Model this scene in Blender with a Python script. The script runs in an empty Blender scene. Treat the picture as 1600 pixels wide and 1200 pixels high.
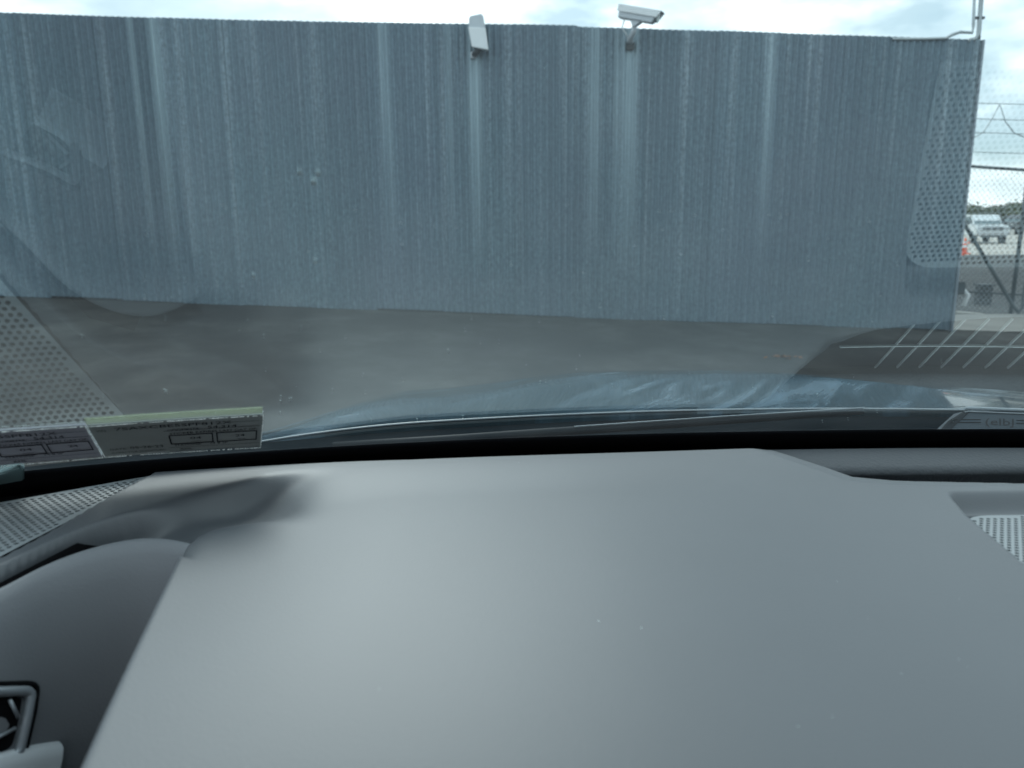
import bpy, bmesh, math, random
import numpy as np
from mathutils import Vector, Matrix
from mathutils.bvhtree import BVHTree

random.seed(7)
rng = np.random.default_rng(7)
SC = bpy.context.scene
COL = SC.collection
R = math.radians

# ------------------------------------------------------------------ camera, light, exposure
EYE = 1.45                                  # eye height above the ground
PITCH, ROLL, FOC = R(12.0), 0.010, 1200.0   # focal length in photograph pixels (1600 wide)
SUN_EL, SUN_AZ = 40.0, -14.0                # azimuth clockwise from +Y
EXPOSURE = 0.44

cam_d = bpy.data.cameras.new('camera')
cam = bpy.data.objects.new('camera', cam_d); COL.objects.link(cam)
fwd = Vector((0, math.cos(PITCH), -math.sin(PITCH)))
up0 = Vector((0, math.sin(PITCH), math.cos(PITCH)))
rt0 = Vector((1, 0, 0))
RT = rt0 * math.cos(ROLL) - up0 * math.sin(ROLL)
UP = up0 * math.cos(ROLL) + rt0 * math.sin(ROLL)
CAM = Vector((0, 0, EYE))
m = Matrix((RT, UP, -fwd)).transposed().to_4x4(); m.translation = CAM
cam.matrix_world = m
cam_d.sensor_width = 36.0
cam_d.lens = 36.0 * FOC / 1600.0
cam_d.clip_start = 0.02; cam_d.clip_end = 3000
cam_d.dof.use_dof = True
cam_d.dof.focus_distance = 1.05
cam_d.dof.aperture_fstop = 8.0
SC.camera = cam

w = bpy.data.worlds.new('World'); SC.world = w; w.use_nodes = True
nt = w.node_tree; nt.nodes.clear()
def N(t, typ, **kw):
    n = t.nodes.new(typ)
    for k, v in kw.items(): setattr(n, k, v)
    return n
sky = N(nt, 'ShaderNodeTexSky', sky_type='NISHITA', sun_disc=False)
sky.sun_elevation = R(SUN_EL); sky.sun_rotation = R(SUN_AZ)
sky.air_density = 1.0; sky.dust_density = 2.0
tc = N(nt, 'ShaderNodeTexCoord')
mp = N(nt, 'ShaderNodeMapping'); mp.inputs['Scale'].default_value = (1.0, 1.0, 2.6)
no = N(nt, 'ShaderNodeTexNoise'); no.inputs['Scale'].default_value = 3.1; no.inputs['Detail'].default_value = 7; no.inputs['Roughness'].default_value = 0.55
mp.inputs['Location'].default_value = (3.35, 0.4, 0.1)
rp = N(nt, 'ShaderNodeValToRGB'); rp.color_ramp.elements[0].position = 0.36; rp.color_ramp.elements[1].position = 0.60
no2 = N(nt, 'ShaderNodeTexNoise'); no2.inputs['Scale'].default_value = 5.0; no2.inputs['Detail'].default_value = 5
cr2 = N(nt, 'ShaderNodeValToRGB')
cr2.color_ramp.elements[0].color = (6.6, 7.9, 8.7, 1); cr2.color_ramp.elements[0].position = 0.35
cr2.color_ramp.elements[1].color = (20.0, 20.4, 20.6, 1); cr2.color_ramp.elements[1].position = 0.62
mx = N(nt, 'ShaderNodeMix', data_type='RGBA')
pale = N(nt, 'ShaderNodeMix', data_type='RGBA'); pale.inputs[0].default_value = 0.62
pale.inputs[7].default_value = (4.6, 6.7, 8.0, 1)
bg = N(nt, 'ShaderNodeBackground'); bg.inputs['Strength'].default_value = 0.10
wo = N(nt, 'ShaderNodeOutputWorld')
L = nt.links.new
L(tc.outputs['Generated'], mp.inputs['Vector']); L(mp.outputs[0], no.inputs['Vector']); L(mp.outputs[0], no2.inputs['Vector'])
L(no.outputs['Fac'], rp.inputs[0]); L(no2.outputs['Fac'], cr2.inputs[0])
L(sky.outputs[0], pale.inputs[6]); L(pale.outputs[2], mx.inputs[6]); L(cr2.outputs[0], mx.inputs[7]); L(rp.outputs[0], mx.inputs[0])
L(mx.outputs[2], bg.inputs['Color']); L(bg.outputs[0], wo.inputs[0])

sl = bpy.data.lights.new('sun', 'SUN'); sl.energy = 1.3; sl.angle = R(30); sl.color = (1.0, 0.99, 0.975)
so = bpy.data.objects.new('sun', sl); COL.objects.link(so)
az, el = R(SUN_AZ), R(SUN_EL)
sdir = Vector((math.sin(az) * math.cos(el), math.cos(az) * math.cos(el), math.sin(el)))
so.rotation_euler = sdir.to_track_quat('Z', 'Y').to_euler(); so.location = (0, 5, 20)

SC.view_settings.view_transform = 'Standard'; SC.view_settings.look = 'None'
SC.view_settings.exposure = EXPOSURE; SC.view_settings.gamma = 1.0; SC.view_settings.use_curve_mapping = False
SC.render.engine = 'CYCLES'
SC.cycles.use_denoising = True
SC.cycles.max_bounces = 10; SC.cycles.transparent_max_bounces = 16
SC.cycles.caustics_reflective = False; SC.cycles.caustics_refractive = False
SC.cycles.sample_clamp_indirect = 6.0

# ------------------------------------------------------------------ helpers
def ray(u, v):
    return fwd + RT * ((u - 800) / FOC) + UP * ((600 - v) / FOC)
def onz(u, v, z):                # where the sight line of a photo pixel meets the level z (metres below/above the eye)
    d = ray(u, v); k = z / d.z
    return Vector((d.x * k, d.y * k, EYE + z))
def ony(u, v, y):                # ... meets the upright plane Y = y
    d = ray(u, v); k = y / d.y
    return Vector((d.x * k, y, EYE + d.z * k))
def sstep(a, b, x):
    t = np.clip((x - a) / (b - a), 0, 1); return t * t * (3 - 2 * t)

def mesh_obj(name, verts, faces, mat, parent=None, smooth=False):
    me = bpy.data.meshes.new(name)
    me.from_pydata([tuple(v) for v in verts], [], faces)
    if mat: me.materials.append(mat)
    if smooth: me.polygons.foreach_set('use_smooth', [True] * len(me.polygons))
    me.update()
    o = bpy.data.objects.new(name, me); COL.objects.link(o)
    if parent: o.parent = parent; o.matrix_parent_inverse = Matrix.Translation(-world_loc(parent))
    return o
def world_loc(o):
    l = Vector(o.location)
    # parents here are only translated; children keep world coordinates in their mesh
    p = o.parent
    if p is not None: return Vector((0, 0, 0)) + world_loc_chain(o)
    return l
def world_loc_chain(o):
    # a child made by mesh_obj has location 0 and an inverse that cancels its parent: it sits at the world origin
    return Vector(o.location)
def empty(name, label, cat, loc, group=None):
    o = bpy.data.objects.new(name, None); COL.objects.link(o); o.location = loc
    o.empty_display_size = 0.2
    return tag(o, label, cat, group)
def tag(o, label=None, cat=None, group=None, kind=None):
    if label: o['label'] = label
    if cat: o['category'] = cat
    if group: o['group'] = group
    if kind: o['kind'] = kind
    return o

class MB:
    """collects shapes for ONE mesh"""
    def __init__(s): s.v, s.f = [], []
    def add(s, vs, fs):
        b = len(s.v); s.v += [Vector(x) for x in vs]; s.f += [tuple(i + b for i in f) for f in fs]; return s
    def box(s, c, size, mtx=None):
        hx, hy, hz = size[0] / 2, size[1] / 2, size[2] / 2
        vs = [Vector((x, y, z)) for z in (-hz, hz) for x, y in ((-hx, -hy), (hx, -hy), (hx, hy), (-hx, hy))]
        if mtx: vs = [mtx @ v for v in vs]
        c = Vector(c)
        return s.add([v + c for v in vs], [(3, 2, 1, 0), (4, 5, 6, 7), (0, 1, 5, 4), (1, 2, 6, 5), (2, 3, 7, 6), (3, 0, 4, 7)])
    def tube(s, pts, r, n=8, cap=True):
        pts = [Vector(p) for p in pts]; rings = []
        prev = None
        for i, p in enumerate(pts):
            t = (pts[min(i + 1, len(pts) - 1)] - pts[max(i - 1, 0)]).normalized()
            ref = prev if prev is not None else (Vector((0, 0, 1)) if abs(t.z) < .9 else Vector((1, 0, 0)))
            a = (ref - t * ref.dot(t)).normalized(); prev = a; b = t.cross(a)
            rr = r[i] if isinstance(r, (list, tuple)) else r
            rings.append([p + (a * math.cos(q) + b * math.sin(q)) * rr for q in [2 * math.pi * k / n for k in range(n)]])
        vs = [v for rg in rings for v in rg]; fs = []
        for i in range(len(pts) - 1):
            for k in range(n):
                fs.append((i * n + k, i * n + (k + 1) % n, (i + 1) * n + (k + 1) % n, (i + 1) * n + k))
        if cap: fs += [tuple(range(n - 1, -1, -1)), tuple((len(pts) - 1) * n + k for k in range(n))]
        return s.add(vs, fs)
    def prism(s, poly, d):       # polygon (list of 3D points) pushed along d
        n = len(poly); d = Vector(d); poly = [Vector(p) for p in poly]
        return s.add(poly + [p + d for p in poly], [tuple(range(n - 1, -1, -1)), tuple(range(n, 2 * n))] + [(k, (k + 1) % n, n + (k + 1) % n, n + k) for k in range(n)])
    def grid(s, P):              # P[i][j] points
        P = np.asarray(P); a, b = P.shape[:2]
        idx = lambda i, j: i * b + j
        return s.add([Vector(p) for p in P.reshape(-1, 3)], [(idx(i, j), idx(i, j + 1), idx(i + 1, j + 1), idx(i + 1, j)) for i in range(a - 1) for j in range(b - 1)])
    def build(s, name, mat, parent=None, smooth=False, bevel=0):
        o = mesh_obj(name, s.v, s.f, mat, parent, smooth)
        if bevel:
            bm = bmesh.new(); bm.from_mesh(o.data)
            bmesh.ops.bevel(bm, geom=[e for e in bm.edges if len(e.link_faces) == 2 and e.calc_face_angle(0) > 0.4], offset=bevel, segments=2, affect='EDGES', clamp_overlap=True)
            bmesh.ops.recalc_face_normals(bm, faces=bm.faces)
            bm.to_mesh(o.data); bm.free()
        return o

def mat_new(name):
    m = bpy.data.materials.new(name); m.use_nodes = True
    t = m.node_tree; b = t.nodes['Principled BSDF']
    return m, t, b
def plain(name, col, rough=0.5, metal=0.0, spec=0.5, var=0.12, scale=30.0, bump=0.0, bscale=300.0, coat=0.0):
    m, t, b = mat_new(name)
    b.inputs['Roughness'].default_value = rough; b.inputs['Metallic'].default_value = metal
    b.inputs['Specular IOR Level'].default_value = spec; b.inputs['Coat Weight'].default_value = coat
    tcn = N(t, 'ShaderNodeTexCoord'); nn = N(t, 'ShaderNodeTexNoise'); nn.inputs['Scale'].default_value = scale; nn.inputs['Detail'].default_value = 4
    t.links.new(tcn.outputs['Object'], nn.inputs['Vector'])
    mr = N(t, 'ShaderNodeMapRange'); mr.inputs[3].default_value = 1 - var; mr.inputs[4].default_value = 1 + var
    t.links.new(nn.outputs['Fac'], mr.inputs[0])
    vm = N(t, 'ShaderNodeVectorMath', operation='SCALE'); vm.inputs[0].default_value = col[:3]
    t.links.new(mr.outputs[0], vm.inputs['Scale']); t.links.new(vm.outputs[0], b.inputs['Base Color'])
    if bump:
        vo = N(t, 'ShaderNodeTexNoise'); vo.inputs['Scale'].default_value = bscale; vo.inputs['Detail'].default_value = 3
        t.links.new(tcn.outputs['Object'], vo.inputs['Vector'])
        bu = N(t, 'ShaderNodeBump'); bu.inputs['Strength'].default_value = bump; bu.inputs['Distance'].default_value = 0.001
        t.links.new(vo.outputs['Fac'], bu.inputs['Height']); t.links.new(bu.outputs[0], b.inputs['Normal'])
    return m

def noise(t, vec, scale, detail=4, rough=0.5, sc=None, loc=None, dist=0.0):
    mpn = N(t, 'ShaderNodeMapping')
    if sc: mpn.inputs['Scale'].default_value = sc
    if loc: mpn.inputs['Location'].default_value = loc
    t.links.new(vec, mpn.inputs['Vector'])
    n = N(t, 'ShaderNodeTexNoise'); n.inputs['Scale'].default_value = scale; n.inputs['Detail'].default_value = detail
    n.inputs['Roughness'].default_value = rough; n.inputs['Distortion'].default_value = dist
    t.links.new(mpn.outputs[0], n.inputs['Vector']); return n.outputs['Fac']
def ramp(t, fac, stops):
    r = N(t, 'ShaderNodeValToRGB'); e = r.color_ramp.elements
    while len(e) < len(stops): e.new(0.5)
    for k, (p, c) in enumerate(stops):
        e[k].position = p; e[k].color = tuple(c) + (1,) if not isinstance(c, (int, float)) else (c, c, c, 1)
    t.links.new(fac, r.inputs[0]); return r.outputs[0]
def mixc(t, fac, a, b, mode='MIX'):
    x = N(t, 'ShaderNodeMix', data_type='RGBA', blend_type=mode)
    for sock, val in ((0, fac), (6, a), (7, b)):
        if hasattr(val, 'is_output'): t.links.new(val, x.inputs[sock])
        elif sock == 0: x.inputs[0].default_value = val
        else: x.inputs[sock].default_value = tuple(val) + (1,)
    return x.outputs[2]

# ------------------------------------------------------------------ materials
def m_leather(name, col, bump=0.35, rough=0.55, scale=420, spec=0.5):
    m, t, b = mat_new(name)
    tcn = N(t, 'ShaderNodeTexCoord'); v = tcn.outputs['Object']
    big = noise(t, v, 5.0, 3)
    b.inputs['Roughness'].default_value = rough; b.inputs['Specular IOR Level'].default_value = spec
    c = mixc(t, ramp(t, big, [(0.3, 0.0), (0.7, 1.0)]), [x * 0.94 for x in col], [x * 1.06 for x in col])
    t.links.new(c, b.inputs['Base Color'])
    vo = N(t, 'ShaderNodeTexVoronoi', feature='SMOOTH_F1'); vo.inputs['Scale'].default_value = scale
    t.links.new(v, vo.inputs['Vector'])
    n2 = noise(t, v, scale * 0.6, 3)
    ad = N(t, 'ShaderNodeMath', operation='ADD'); t.links.new(vo.outputs['Distance'], ad.inputs[0]); t.links.new(n2, ad.inputs[1])
    bu = N(t, 'ShaderNodeBump'); bu.inputs['Strength'].default_value = bump; bu.inputs['Distance'].default_value = 0.0012
    t.links.new(ad.outputs[0], bu.inputs['Height']); t.links.new(bu.outputs[0], b.inputs['Normal'])
    return m
M_pad = m_leather('dash_pad', (0.078, 0.087, 0.098), 0.065, 0.48, 800, 0.7)
M_strip = m_leather('dash_strip', (0.085, 0.093, 0.103), 0.4, 0.55, 380, 0.3)
M_pod = m_leather('dash_pod', (0.17, 0.18, 0.195), 0.12, 0.6, 700, 0.3)
M_grille = plain('grille_plastic', (0.25, 0.275, 0.29), 0.42, 0, 0.5, 0.04)
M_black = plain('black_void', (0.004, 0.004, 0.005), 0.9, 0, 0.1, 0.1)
M_seal = plain('black_rubber', (0.004, 0.0045, 0.006), 0.85, 0, 0.08, 0.1)
M_vent = plain('vent_plastic', (0.02, 0.022, 0.025), 0.6, 0, 0.3, 0.1)
M_rib = plain('vent_rib_plastic', (0.62, 0.64, 0.64), 0.35, 0, 0.5, 0.05)
M_frame = plain('satin_plastic', (0.30, 0.33, 0.36), 0.32, 0.35, 0.5, 0.04)
M_chrome = plain('chrome', (0.75, 0.78, 0.80), 0.12, 1.0, 0.5, 0.03)
M_cowl = plain('cowl_plastic', (0.010, 0.017, 0.022), 0.7, 0, 0.0, 0.2, 60, 0.3, 500)
M_wiper = plain('wiper_plastic', (0.02, 0.03, 0.038), 0.5, 0, 0.2, 0.15)
M_wcover = plain('cover_plastic', (0.075, 0.105, 0.13), 0.5, 0, 0.4, 0.08)
M_silver = plain('silver_trim', (0.70, 0.74, 0.77), 0.25, 0.2, 0.6, 0.04)
M_edge = plain('edge_plastic_and_glint', (0.42, 0.48, 0.52), 0.35, 0, 0.5, 0.08)  # also colours the painted glint on the hood's rear edge
M_head = plain('headliner_cloth', (0.32, 0.32, 0.31), 0.9, 0, 0.2, 0.06, 200)
M_ink = plain('printed_ink', (0.012, 0.013, 0.02), 0.7, 0, 0.2, 0.05)
M_white = plain('white_paint', (0.72, 0.75, 0.77), 0.4, 0, 0.5, 0.06, 8)
M_camshell = plain('camera_shell', (0.50, 0.54, 0.58), 0.45, 0, 0.4, 0.08, 12)
M_steel = plain('galvanised_pipe', (0.36, 0.40, 0.42), 0.45, 0.5, 0.5, 0.12, 14)
M_dark = plain('dark_metal', (0.035, 0.04, 0.045), 0.5, 0.2, 0.5, 0.15)
M_fencedark = plain('weathered_pipe', (0.045, 0.06, 0.068), 0.6, 0.1, 0.5, 0.15, 9)
M_tyre = plain('tyre_rubber', (0.018, 0.018, 0.019), 0.85, 0, 0.2, 0.15)
M_carglass = plain('car_window', (0.10, 0.15, 0.16), 0.08, 0, 0.7, 0.05)
M_orange = plain('orange_plastic', (0.85, 0.13, 0.04), 0.45, 0, 0.4, 0.08)
M_conc = plain('concrete', (0.34, 0.335, 0.31), 0.9, 0, 0.2, 0.18, 4, 0.4, 60)
M_bark = plain('bark', (0.09, 0.07, 0.05), 0.95, 0, 0.1, 0.25, 8)

def m_leaf(name, a, b_):
    m, t, b = mat_new(name)
    oi = N(t, 'ShaderNodeTexCoord'); n = noise(t, oi.outputs['Object'], 1.6, 3)
    t.links.new(mixc(t, ramp(t, n, [(0.35, 0.0), (0.65, 1.0)]), a, b_), b.inputs['Base Color'])
    b.inputs['Roughness'].default_value = 0.7
    return m
M_leaf = m_leaf('tree_leaves', (0.055, 0.075, 0.03), (0.10, 0.115, 0.045))
M_weed = m_leaf('weed_leaves', (0.05, 0.16, 0.02), (0.09, 0.24, 0.035))

# windscreen: thin tinted sheet, Fresnel mirror over a clear transmission, faint dust film
M_glass, t, b = mat_new('windscreen_glass'); t.nodes.remove(b)
out = t.nodes['Material Output']
fr = N(t, 'ShaderNodeFresnel'); fr.inputs['IOR'].default_value = 1.5
mu = N(t, 'ShaderNodeMath', operation='MULTIPLY'); mu.inputs[1].default_value = 2.0; mu.use_clamp = True
t.links.new(fr.outputs[0], mu.inputs[0])
tr = N(t, 'ShaderNodeBsdfTransparent'); tr.inputs[0].default_value = (0.80, 0.90, 0.90, 1)
gl = N(t, 'ShaderNodeBsdfGlossy'); gl.inputs['Roughness'].default_value = 0.0; gl.inputs[0].default_value = (0.86, 0.98, 1.0, 1)
mxs = N(t, 'ShaderNodeMixShader'); t.links.new(mu.outputs[0], mxs.inputs[0]); t.links.new(tr.outputs[0], mxs.inputs[1]); t.links.new(gl.outputs[0], mxs.inputs[2])
tcn = N(t, 'ShaderNodeTexCoord')
df = N(t, 'ShaderNodeBsdfTranslucent'); df.inputs[0].default_value = (0.8, 0.88, 0.9, 1)
f1 = noise(t, tcn.outputs['Object'], 6.0, 5, 0.6)
fm = N(t, 'ShaderNodeMapRange'); fm.inputs[1].default_value = 0.35; fm.inputs[2].default_value = 0.8; fm.inputs[3].default_value = 0.006; fm.inputs[4].default_value = 0.022
t.links.new(f1, fm.inputs[0])
mx2 = N(t, 'ShaderNodeMixShader'); t.links.new(fm.outputs[0], mx2.inputs[0]); t.links.new(mxs.outputs[0], mx2.inputs[1]); t.links.new(df.outputs[0], mx2.inputs[2])
t.links.new(mx2.outputs[0], out.inputs['Surface'])

# hood paint: dark teal lacquer, pale streaks painted in for wispy sky reflections
M_hood, t, b = mat_new('teal_car_paint')
tcn = N(t, 'ShaderNodeTexCoord'); v = tcn.outputs['Object']
mr_ = N(t, 'ShaderNodeMapping'); mr_.inputs['Rotation'].default_value = (0, 0, R(-57)); t.links.new(v, mr_.inputs['Vector'])
s1 = noise(t, mr_.outputs[0], 1.0, 6, 0.62, (2.0, 13.0, 1.0), (0.3, 0.0, 0.0), 0.9)
s2 = noise(t, v, 1.0, 3, 0.5, (1.6, 2.2, 1.0), (4.3, 1.0, 0.0))
sm = N(t, 'ShaderNodeMath', operation='MULTIPLY')
t.links.new(ramp(t, s1, [(0.46, 0.0), (0.67, 1.0)]), sm.inputs[0]); t.links.new(ramp(t, s2, [(0.42, 0.0), (0.62, 1.0)]), sm.inputs[1])
t.links.new(mixc(t, sm.outputs[0], (0.006, 0.032, 0.046), (0.065, 0.145, 0.21)), b.inputs['Base Color'])
b.inputs['Roughness'].default_value = 0.13; b.inputs['Coat Weight'].default_value = 0.25; b.inputs['Coat Roughness'].default_value = 0.03
b.inputs['Specular IOR Level'].default_value = 0.3
rr = N(t, 'ShaderNodeMapRange'); rr.inputs[3].default_value = 0.08; rr.inputs[4].default_value = 0.45; t.links.new(sm.outputs[0], rr.inputs[0]); t.links.new(rr.outputs[0], b.inputs['Roughness'])

# corrugated galvanised sheet
WY_ = 12.0
M_sheet, t, b = mat_new('galvanised_sheet')
tcn = N(t, 'ShaderNodeTexCoord'); v = tcn.outputs['Object']
oi = N(t, 'ShaderNodeObjectInfo')
st1 = noise(t, v, 1.0, 5, 0.65, (5.5, 1, 0.10))
st2 = noise(t, v, 1.0, 4, 0.6, (16.0, 1, 0.35), (7, 0, 3))
st3 = noise(t, v, 1.0, 3, 0.6, (7.5, 1, 0.10), (3, 5, 1))
sp = noise(t, v, 22.0, 5, 0.65, (1, 1, 0.8))
lo = noise(t, v, 0.5, 3, 0.5, (1.2, 1, 0.8), (2, 1, 5))
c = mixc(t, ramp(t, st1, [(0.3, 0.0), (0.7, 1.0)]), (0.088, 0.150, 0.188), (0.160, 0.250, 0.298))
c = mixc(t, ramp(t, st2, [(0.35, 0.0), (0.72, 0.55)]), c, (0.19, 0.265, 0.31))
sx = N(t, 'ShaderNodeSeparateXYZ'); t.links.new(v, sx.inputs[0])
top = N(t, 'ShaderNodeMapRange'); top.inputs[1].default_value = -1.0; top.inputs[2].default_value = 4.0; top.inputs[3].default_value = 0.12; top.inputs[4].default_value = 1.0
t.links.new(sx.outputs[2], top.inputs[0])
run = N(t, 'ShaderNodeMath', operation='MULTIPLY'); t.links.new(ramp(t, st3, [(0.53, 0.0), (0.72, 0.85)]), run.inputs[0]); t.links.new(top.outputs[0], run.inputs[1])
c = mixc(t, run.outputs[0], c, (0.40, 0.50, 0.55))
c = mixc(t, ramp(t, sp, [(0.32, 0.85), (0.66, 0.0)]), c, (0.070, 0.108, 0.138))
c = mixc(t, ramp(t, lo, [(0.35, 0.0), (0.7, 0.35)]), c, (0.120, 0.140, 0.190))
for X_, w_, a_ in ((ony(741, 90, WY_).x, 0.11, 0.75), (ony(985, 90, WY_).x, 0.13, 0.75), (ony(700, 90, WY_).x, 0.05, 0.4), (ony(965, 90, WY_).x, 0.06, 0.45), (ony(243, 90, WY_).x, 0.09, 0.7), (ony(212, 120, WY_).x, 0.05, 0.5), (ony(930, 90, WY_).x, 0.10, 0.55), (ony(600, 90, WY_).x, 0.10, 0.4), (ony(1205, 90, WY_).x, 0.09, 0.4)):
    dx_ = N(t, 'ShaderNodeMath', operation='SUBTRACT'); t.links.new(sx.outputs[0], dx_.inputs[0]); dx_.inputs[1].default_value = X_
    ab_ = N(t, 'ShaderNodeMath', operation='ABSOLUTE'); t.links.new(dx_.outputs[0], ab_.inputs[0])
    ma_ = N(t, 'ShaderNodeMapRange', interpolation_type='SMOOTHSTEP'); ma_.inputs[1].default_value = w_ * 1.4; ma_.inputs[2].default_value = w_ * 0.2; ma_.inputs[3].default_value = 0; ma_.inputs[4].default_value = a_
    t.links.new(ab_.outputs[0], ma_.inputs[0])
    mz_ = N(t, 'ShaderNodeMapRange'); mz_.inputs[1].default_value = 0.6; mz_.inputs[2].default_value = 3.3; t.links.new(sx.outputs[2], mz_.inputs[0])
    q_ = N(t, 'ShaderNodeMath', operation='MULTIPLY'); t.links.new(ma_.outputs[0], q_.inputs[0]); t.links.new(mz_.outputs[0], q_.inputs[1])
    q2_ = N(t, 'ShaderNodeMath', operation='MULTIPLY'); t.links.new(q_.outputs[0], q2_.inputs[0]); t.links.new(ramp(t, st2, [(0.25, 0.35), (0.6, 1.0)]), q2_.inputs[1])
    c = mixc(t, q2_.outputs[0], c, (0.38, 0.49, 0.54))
hv = N(t, 'ShaderNodeMapRange'); hv.inputs[3].default_value = 0.92; hv.inputs[4].default_value = 1.08; t.links.new(oi.outputs['Random'], hv.inputs[0])
vs = N(t, 'ShaderNodeVectorMath', operation='SCALE'); t.links.new(c, vs.inputs[0]); t.links.new(hv.outputs[0], vs.inputs['Scale'])
t.links.new(vs.outputs[0], b.inputs['Base Color'])
b.inputs['Metallic'].default_value = 0.35; b.inputs['Roughness'].default_value = 0.55

# asphalt
M_asph, t, b = mat_new('asphalt')
tcn = N(t, 'ShaderNodeTexCoord'); v = tcn.outputs['Object']
a1 = noise(t, v, 0.40, 6, 0.65, (1.0, 0.8, 1), (1.3, 2.0, 0)); a2 = noise(t, v, 1.6, 6, 0.7, (1.2, 0.9, 1)); a3 = noise(t, v, 90.0, 2, 0.6)
c = mixc(t, ramp(t, a1, [(0.40, 0.0), (0.64, 1.0)]), (0.026, 0.028, 0.029), (0.086, 0.088, 0.083))
c = mixc(t, ramp(t, a2, [(0.40, 0.75), (0.60, 0.0)]), c, (0.026, 0.027, 0.027))
c = mixc(t, ramp(t, a3, [(0.35, 0.35), (0.65, 0.0)]), c, (0.022, 0.022, 0.022))
t.links.new(c, b.inputs['Base Color']); b.inputs['Roughness'].default_value = 0.9; b.inputs['Specular IOR Level'].default_value = 0.25
bu = N(t, 'ShaderNodeBump'); bu.inputs['Strength'].default_value = 0.5; bu.inputs['Distance'].default_value = 0.008
t.links.new(a3, bu.inputs['Height']); t.links.new(bu.outputs[0], b.inputs['Normal'])

# ------------------------------------------------------------------ ground
def gz(x, y):
    x = np.asarray(x, float); y = np.asarray(y, float)
    near = -0.047 * np.clip(x, -14, 8) * sstep(2.5, 8.0, y)
    far = -0.36
    k = sstep(15.0, 26.0, y)
    return near * (1 - k) + far * k
def gzf(x, y): return float(gz(x, y))
xs = np.concatenate([[-900, -300, -120, -60, -30], np.arange(-20, 20.1, 0.8), [24, 30, 40, 60, 120, 300, 900]])
ys = np.concatenate([[-200, -60, -20, -8], np.arange(-4, 30.1, 0.8), [34, 40, 50, 70, 100, 160, 300, 700, 1500]])
GX, GY = np.meshgrid(xs, ys)
g = MB().grid(np.stack([GX, GY, gz(GX, GY)], -1)).build('ground', M_asph, smooth=True)
tag(g, 'grey worn asphalt of the parking lot', None, None, 'structure')
lot = MB().grid(np.array([[(x, y, -0.355) for x in (-60, 0, 40, 160)] for y in (37.0, 60, 110, 180)])).build('paved_lot', plain('pale_paving', (0.42, 0.40, 0.36), 0.9, 0, 0.2, 0.15, 0.6))
tag(lot, 'pale paved lot under the parked pickups', None, None, 'structure')

# ------------------------------------------------------------------ corrugated wall
WY = 12.0
XL, XR = -10.2, 6.92
def wall_top(x):
    k = (x + 8.3) / (XR + 8.3)
    return EYE + 3.08 + (2.52 - 3.08) * k + 0.035 * math.sin(x * 0.42 + 0.6) * (1 if x < 1 else 0.4)
wall = empty('corrugated_wall', 'tall weathered grey corrugated metal wall across the lot', 'wall', (0, WY, gzf(0, WY)))
PITCHW = 0.094
edges = [XL]
while edges[-1] < XR - 0.6: edges.append(edges[-1] + PITCHW * random.choice((10, 11, 12)))
edges[-1] = XR
for k in range(len(edges) - 1):
    a, b_ = edges[k], edges[k + 1] + (0.03 if k < len(edges) - 2 else 0)
    xx = np.arange(a, b_ + 1e-6, PITCHW / 8)
    off = -0.004 * (k % 2)
    dz = random.uniform(-0.004, 0.004)
    dlow = random.uniform(-0.01, 0.03)
    rows = []
    for q in np.linspace(0, 1, 7):
        row = []
        for x in xx:
            zb = gzf(x, WY) + 0.01 + dlow; zt = wall_top(x) + dz
            y = WY + 0.016 * math.cos(2 * math.pi * (x - XL) / PITCHW) + off + 0.006 * math.sin(x * 2.3 + q * 4)
            row.append((x, y, zb + (zt - zb) * q))
        rows.append(row)
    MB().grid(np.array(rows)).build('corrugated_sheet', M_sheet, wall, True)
# timber behind, and end trim on the right
MB().box(((XL + XR) / 2, WY + 0.20, 1.9), (XR - XL - 0.1, 0.30, 4.1)).build('backing', M_dark, wall)
poly = [(XR, WY - 0.02, gzf(XR, WY)), (XR + 0.03, WY - 0.02, gzf(XR, WY)), (XR + 0.03, WY - 0.02, wall_top(XR)), (XR, WY - 0.02, wall_top(XR))]
MB().prism(poly, (0, 0.38, 0)).build('corner_trim', plain('corner_flashing', (0.24, 0.28, 0.32), 0.5, 0.4, 0.5, 0.1), wall)
# conduit at the wall's end
cd = empty('conduit', 'pale electrical conduit running along the wall top and up a mast', 'conduit', (XR, WY, wall_top(XR)))
yc = WY - 0.02
MB().tube([ony(u, v, yc) for u, v in ((1395, 61), (1440, 61), (1478, 60), (1488, 54), (1500, 50), (1519, 51), (1521, 40), (1524, -60))], 0.022).build('pipe', M_steel, cd, True)
MB().tube([ony(u, v, yc + 0.05) for u, v in ((1512, 64), (1524, 61), (1529, 52), (1533, 0), (1537, -60))], 0.034).build('pipe', M_steel, cd, True)
MB().tube([ony(u, v, yc + 0.14) for u, v in ((1528, 66), (1532, 20), (1538, -60))], 0.03).build('mast', M_fencedark, cd, True)
MB().box(ony(1529, 28, yc + 0.04), (0.17, 0.03, 0.035)).build('clamp', M_dark, cd)

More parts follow.
